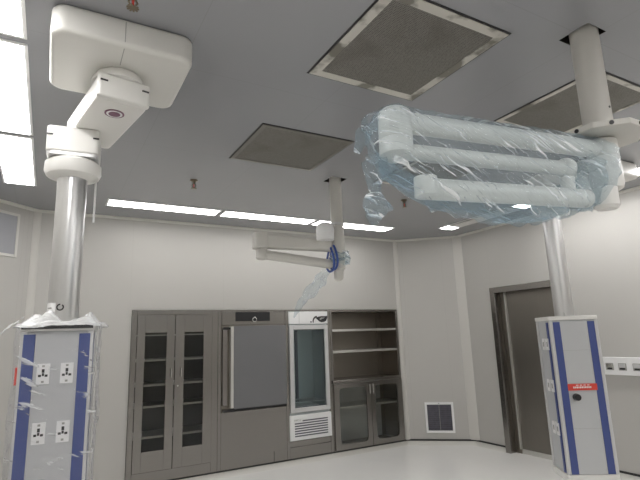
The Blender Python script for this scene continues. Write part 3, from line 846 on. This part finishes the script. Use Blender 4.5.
# corner tab sticking out on the left
bm = bm_new(); rows = []
for i in range(9):
    u = i/8; row = []
    for k in range(9):
        v = k/8
        p = Vector((-PW/2-.005-.11*u, -PD/2+.02+.10*(v-.3)*(1-u*.8), PZ1+.03-.085*u+.03*(v-.5)*(1-u))); p += wrinkle(p, 18, .012, 8.)
        row.append(bm.verts.new(off @ (JL @ p)))
    rows.append(row)
grid_faces(bm, rows, False); ob('film_corner', bm, M['white_film'], t, smooth=True)

# ------------------------------------------------------------------ surgical light arms on ceiling columns
def bar(bm, p, q, r, seg=24, flat=1.0):
    """round-ended bar"""
    p, q = Vector(p), Vector(q); d = (q-p).normalized()
    cyl(bm, p, q, r, seg); sphere(bm, p, r); sphere(bm, q, r)

# nearer set
PX, PY = 2.457, 1.33
ang = math.atan2(.101, -.995)
t = thing('surgical_light_arms', 'thick white ceiling column carrying folded lamp arms under blue plastic at upper right', 'surgical light', (PX, PY, 0), ang, 'ceiling lamp columns')
bm = bm_new(); cyl(bm, (0, 0, H+.3), (0, 0, 2.672), .071, 48); pole = ob('column', bm, M['column'], t, smooth=True)
bm = bm_new(); a = math.radians(205)
cyl(bm, (.070*math.cos(a), .070*math.sin(a), 2.80), (.0735*math.cos(a), .0735*math.sin(a), 2.80), .006, 10)
b = math.radians(95); cyl(bm, (.070*math.cos(b), .070*math.sin(b), 2.80), (.0735*math.cos(b), .0735*math.sin(b), 2.80), .006, 10)
ob('screw', bm, M['black'], pole)
bm = bm_new(); prism(bm, [(.215*math.cos(PI/8+k*PI/4-ang), .215*math.sin(PI/8+k*PI/4-ang)) for k in range(8)], 2.640, 2.671); fl = ob('flange_plate', bm, M['column'], t, .004)
bm = bm_new()
for k in range(8):
    a = k*PI/4-ang+.0
    cyl(bm, (.1965*math.cos(a), .1965*math.sin(a), 2.655), (.203*math.cos(a), .203*math.sin(a), 2.655), .011, 10)
ob('bolts', bm, M['black'], fl)
bm = bm_new()
lathe(bm, [(.055, 2.639), (.072, 2.63), (.074, 2.545), (.071, 2.54), (.074, 2.535), (.077, 2.40), (.070, 2.375), (.045, 2.36)], (0, 0, 0)); ob('bearing_hub', bm, M['white'], t, smooth=True)
bm = bm_new(); bar(bm, (.06, 0, 2.585), (1.24, 0, 2.552), .045); ob('extension_arm', bm, M['white'], t, smooth=True)
bm = bm_new(); lathe(bm, [(.05, 2.60), (.068, 2.585), (.07, 2.47), (.067, 2.465), (.07, 2.46), (.07, 2.40), (.05, 2.385)], (1.265, 0, 0)); ob('elbow', bm, M['white'], t, smooth=True)
bm = bm_new(); bar(bm, (1.24, -.03, 2.434), (.28, -.03, 2.468), .036); sphere(bm, (.25, -.03, 2.471), .052); ob('spring_arm', bm, M['white'], t, smooth=True)
bm = bm_new(); cyl(bm, (.245, -.035, 2.425), (.245, -.035, 2.325), .034, 24); ob('lamp_socket', bm, M['white'], t, .006)
bm = bm_new(); bar(bm, (1.12, .01, 2.268), (.20, .01, 2.305), .046); ob('lower_arm', bm, M['white'], t, smooth=True)
bm = bm_new(); lathe(bm, [(.03, 2.34), (.048, 2.335), (.05, 2.255), (.04, 2.25)], (1.14, .01, -.02)); ob('lower_elbow', bm, M['white'], t, smooth=True)
bm = bm_new(); lathe(bm, [(.04, 2.372), (.058, 2.365), (.058, 2.275), (.045, 2.26)], (.06, .02, 0)); ob('lower_hub', bm, M['white'], t, smooth=True)

def lerp_prof(P, s):
    for a, b in zip(P, P[1:]):
        if a[0] <= s <= b[0]: return a[1]+(b[1]-a[1])*(s-a[0])/(b[0]-a[0])
    return P[0][1] if s < P[0][0] else P[-1][1]
t = thing('plastic_wrap', 'blue tinted wrinkled plastic wrap over the folded lamp arms at upper right', 'plastic film', (PX, PY, 2.14), ang)
top = [(.0, 2.628), (.05, 2.634), (.3, 2.632), (.6, 2.622), (.82, 2.615), (1.04, 2.612), (1.24, 2.612), (1.30, 2.610), (1.345, 2.59), (1.375, 2.52)]
bot = [(.0, 2.40), (.03, 2.33), (.18, 2.262), (.29, 2.222), (.46, 2.178), (.65, 2.147), (.88, 2.163), (1.08, 2.185), (1.18, 2.215), (1.25, 2.26), (1.305, 2.30), (1.345, 2.37), (1.375, 2.44)]
NS, NR = 110, 56
bm = bm_new(); rows = []
for i in range(NS+1):
    s = 1.375*i/NS
    zt, zb = lerp_prof(top, s), lerp_prof(bot, s)
    cz, hz = (zt+zb)/2, (zt-zb)/2
    hy = .115*min(1, (1.40-s)/.12)**.5 if s > 1.28 else (.115 if s > .12 else .088+.027*s/.12)
    row = []
    for k in range(NR):
        a = 2*PI*k/NR
        c_, s_ = math.cos(a), math.sin(a)
        y = hy*math.copysign(abs(c_)**.75, c_); z = cz+hz*math.copysign(abs(s_)**.9, s_)
        p = Vector((s, y, z))
        # diagonal pull-lines
        q = Vector(((s*1.0+(z-2.3)*1.3)*9, y*3, ((z-2.3)*1.0-s*.55)*2.0))
        ridge = (1-abs(noise.noise(q)))**4
        nrm = Vector((0, c_, s_))
        taut = .35 if s_ > .5 else 1.
        p += nrm*(ridge*.020-.007)*taut + wrinkle(p, 6, .006*taut, 1.)
        row.append(bm.verts.new(p-Vector((0, 0, 2.14))))
    rows.append(row)
grid_faces(bm, rows); bm.faces.new(rows[-1])
ob('film_bag', bm, M['blue_film'], t, smooth=True)
def ragged(name, pts, width, mat, seed, amp=.02, zoff=2.14, parent=t):
    """crumpled loose end of film following a path"""
    bm = bm_new(); rows = []; n = 18; P = [Vector(p) for p in pts]
    for i in range(n+1):
        u = i/n*(len(P)-1); j = min(int(u), len(P)-2); c = P[j].lerp(P[j+1], u-j)
        w_ = width[min(j, len(width)-2)]+(width[min(j+1, len(width)-1)]-width[min(j, len(width)-2)])*(u-j)
        row = []
        for k in range(14):
            a = 2*PI*k/14
            p = c+Vector((w_*math.cos(a), w_*.8*math.sin(a), w_*.25*math.sin(a*2+i)))
            p += nvec(p*22+Vector((seed, 0, 0)))*amp*2
            row.append(bm.verts.new(p-Vector((0, 0, zoff))))
        rows.append(row)
    grid_faces(bm, rows); bm.faces.new(rows[-1])
    return ob(name, bm, mat, parent, smooth=True)
bm = bm_new(); rows = []
for i in range(81):
    s = .14+1.18*i/80; zb = lerp_prof(bot, s); zt = lerp_prof(top, s); row = []
    for k in range(17):
        v = k/16; z = zb+.012+min(.15, .40*(zt-zb))*v
        y = -.075*math.sin(min(1, .25+v)*PI*.5)+.012*math.sin(s*23+v*4)
        p = Vector((s, y, z)); p += wrinkle(p, 8, .010, 4.)
        row.append(bm.verts.new(p-Vector((0, 0, 2.14))))
    rows.append(row)
grid_faces(bm, rows, False); ob('inner_fold', bm, M['blue_film_dense'], t, smooth=True)
ragged('hanging_tail', [(1.345, -.02, 2.40), (1.36, -.03, 2.30), (1.355, -.03, 2.235), (1.35, -.03, 2.19), (1.375, -.03, 2.13)], [.035, .035, .024, .062, .006], M['blue_film'], 3.)
ragged('upper_flare', [(1.31, -.04, 2.58), (1.36, -.05, 2.53), (1.395, -.05, 2.465), (1.405, -.05, 2.43)], [.05, .04, .026, .006], M['blue_film'], 9.)
ragged('knot_at_hub', [(.09, 0, 2.52), (.10, -.01, 2.42), (.13, -.02, 2.32), (.17, -.02, 2.255)], [.07, .085, .075, .03], M['blue_film'], 5., .012)

# far set
PX, PY = 2.457, 3.993
ang = math.atan2(.17, -.985)
t = thing('surgical_light_arms', 'slim white ceiling column with folded lamp arms above the refrigerator, farther of two', 'surgical light', (PX, PY, 0), ang, 'ceiling lamp columns')
bm = bm_new(); cyl(bm, (0, 0, H+.3), (0, 0, 2.73), .060, 40); pole = ob('column', bm, M['column'], t, smooth=True)
bm = bm_new(); lathe(bm, [(.061, 2.80), (.072, 2.795), (.072, 2.775), (.061, 2.77)]); ob('clamp_ring', bm, M['profile'], t, smooth=True)
bm = bm_new()
lathe(bm, [(.05, 2.735), (.068, 2.73), (.07, 2.50), (.067, 2.49), (.067, 2.34), (.05, 2.33), (.045, 2.24), (.030, 2.225)]); ob('bearing_hub', bm, M['column'], t, smooth=True)
bm = bm_new(); cyl(bm, (0, -.045, 2.335), (0, -.068, 2.335), .012, 12); ob('screw', bm, M['black'], t)
bm = bm_new(); prism(bm, rrect(.77, .10, .03, 4, .45, 0), 2.525, 2.665); bmesh.ops.recalc_face_normals(bm, faces=bm.faces); 
for v in bm.verts:
    v.co.z -= (.85-v.co.x)*.055 if v.co.z > 2.6 else (.85-v.co.x)*.02
ob('extension_arm', bm, M['column'], t, .02)
bm = bm_new(); prism(bm, rrect(.13, .13, .03, 4, .785, 0), 2.515, 2.670); ob('elbow', bm, M['column'], t, .012)
bm = bm_new(); lathe(bm, [(.05, 2.514), (.055, 2.505), (.055, 2.43), (.04, 2.415)], (.77, 0, 0)); ob('lower_elbow', bm, M['column'], t, smooth=True)
bm = bm_new(); bar(bm, (.77, 0, 2.465), (.10, 0, 2.385), .045); ob('spring_arm', bm, M['column'], t, smooth=True)
bm = bm_new(); bar(bm, (.60, -.02, 2.475), (.74, -.02, 2.49), .013); ob('cable', bm, M['black'], t, smooth=True)
bm = bm_new()
lathe(bm, [(.085, 2.60), (.088, 2.70), (.080, 2.745), (.05, 2.765), (.012, 2.772)], (.165, .10, 0)); ob('motor_dome', bm, M['white2'], t, smooth=True)
t = thing('plastic_wrap', 'pale blue plastic and dark blue ties round the farther lamp hub above the refrigerator', 'plastic film', (PX, PY, 2.2), ang)
ragged('film_knot', [(-.02, 0, 2.52), (-.02, 0, 2.46), (-.01, 0, 2.40), (.04, 0, 2.36)], [.075, .10, .105, .05], M['blue_film'], 2., .012, 2.2, t)
ragged('loose_tail', [(.13, -.03, 2.32), (.19, -.03, 2.22), (.28, -.03, 2.12), (.37, -.03, 2.03), (.46, -.03, 1.88)], [.05, .07, .07, .045, .006], M['tail_film'], 6., .010, 2.2, t)
for x, z in ((.05, 2.45), (.085, 2.43)):
    bm = bm_new()
    for k in range(24):
        a, b = 2*PI*k/24, 2*PI*(k+1)/24
        bar(bm, (x+.01*math.sin(2*a), .095*math.cos(a), z-2.2+.12*math.sin(a)), (x+.01*math.sin(2*b), .095*math.cos(b), z-2.2+.12*math.sin(b)), .011, 8)
    ob('tie', bm, M['tie'], t, smooth=True)

# ------------------------------------------------------------------ world, camera, view
w = bpy.data.worlds.new('world'); SC.world = w; w.use_nodes = True
w.node_tree.nodes['Background'].inputs[0].default_value = (.05, .05, .05, 1)
w.node_tree.nodes['Background'].inputs[1].default_value = .2

yaw, pitch, roll = .5144, .20095, -.03431
fw = Vector((math.sin(yaw)*math.cos(pitch), math.cos(yaw)*math.cos(pitch), math.sin(pitch)))
rt = Vector((math.cos(yaw), -math.sin(yaw), 0)); up = rt.cross(fw)
r2 = rt*math.cos(roll)+up*math.sin(roll); u2 = up*math.cos(roll)-rt*math.sin(roll)
cam = bpy.data.cameras.new('camera'); co = bpy.data.objects.new('camera', cam); COL.objects.link(co)
cam.sensor_width = 36; cam.lens = 480/640*36; cam.clip_start = .02
co.matrix_world = Matrix(((r2.x, u2.x, -fw.x, 0), (r2.y, u2.y, -fw.y, 0), (r2.z, u2.z, -fw.z, 1.68), (0, 0, 0, 1)))
SC.camera = co
vs = SC.view_settings
vs.view_transform = 'Standard'; vs.look = 'None'; vs.gamma = 1; vs.use_curve_mapping = False; vs.exposure = 0.0
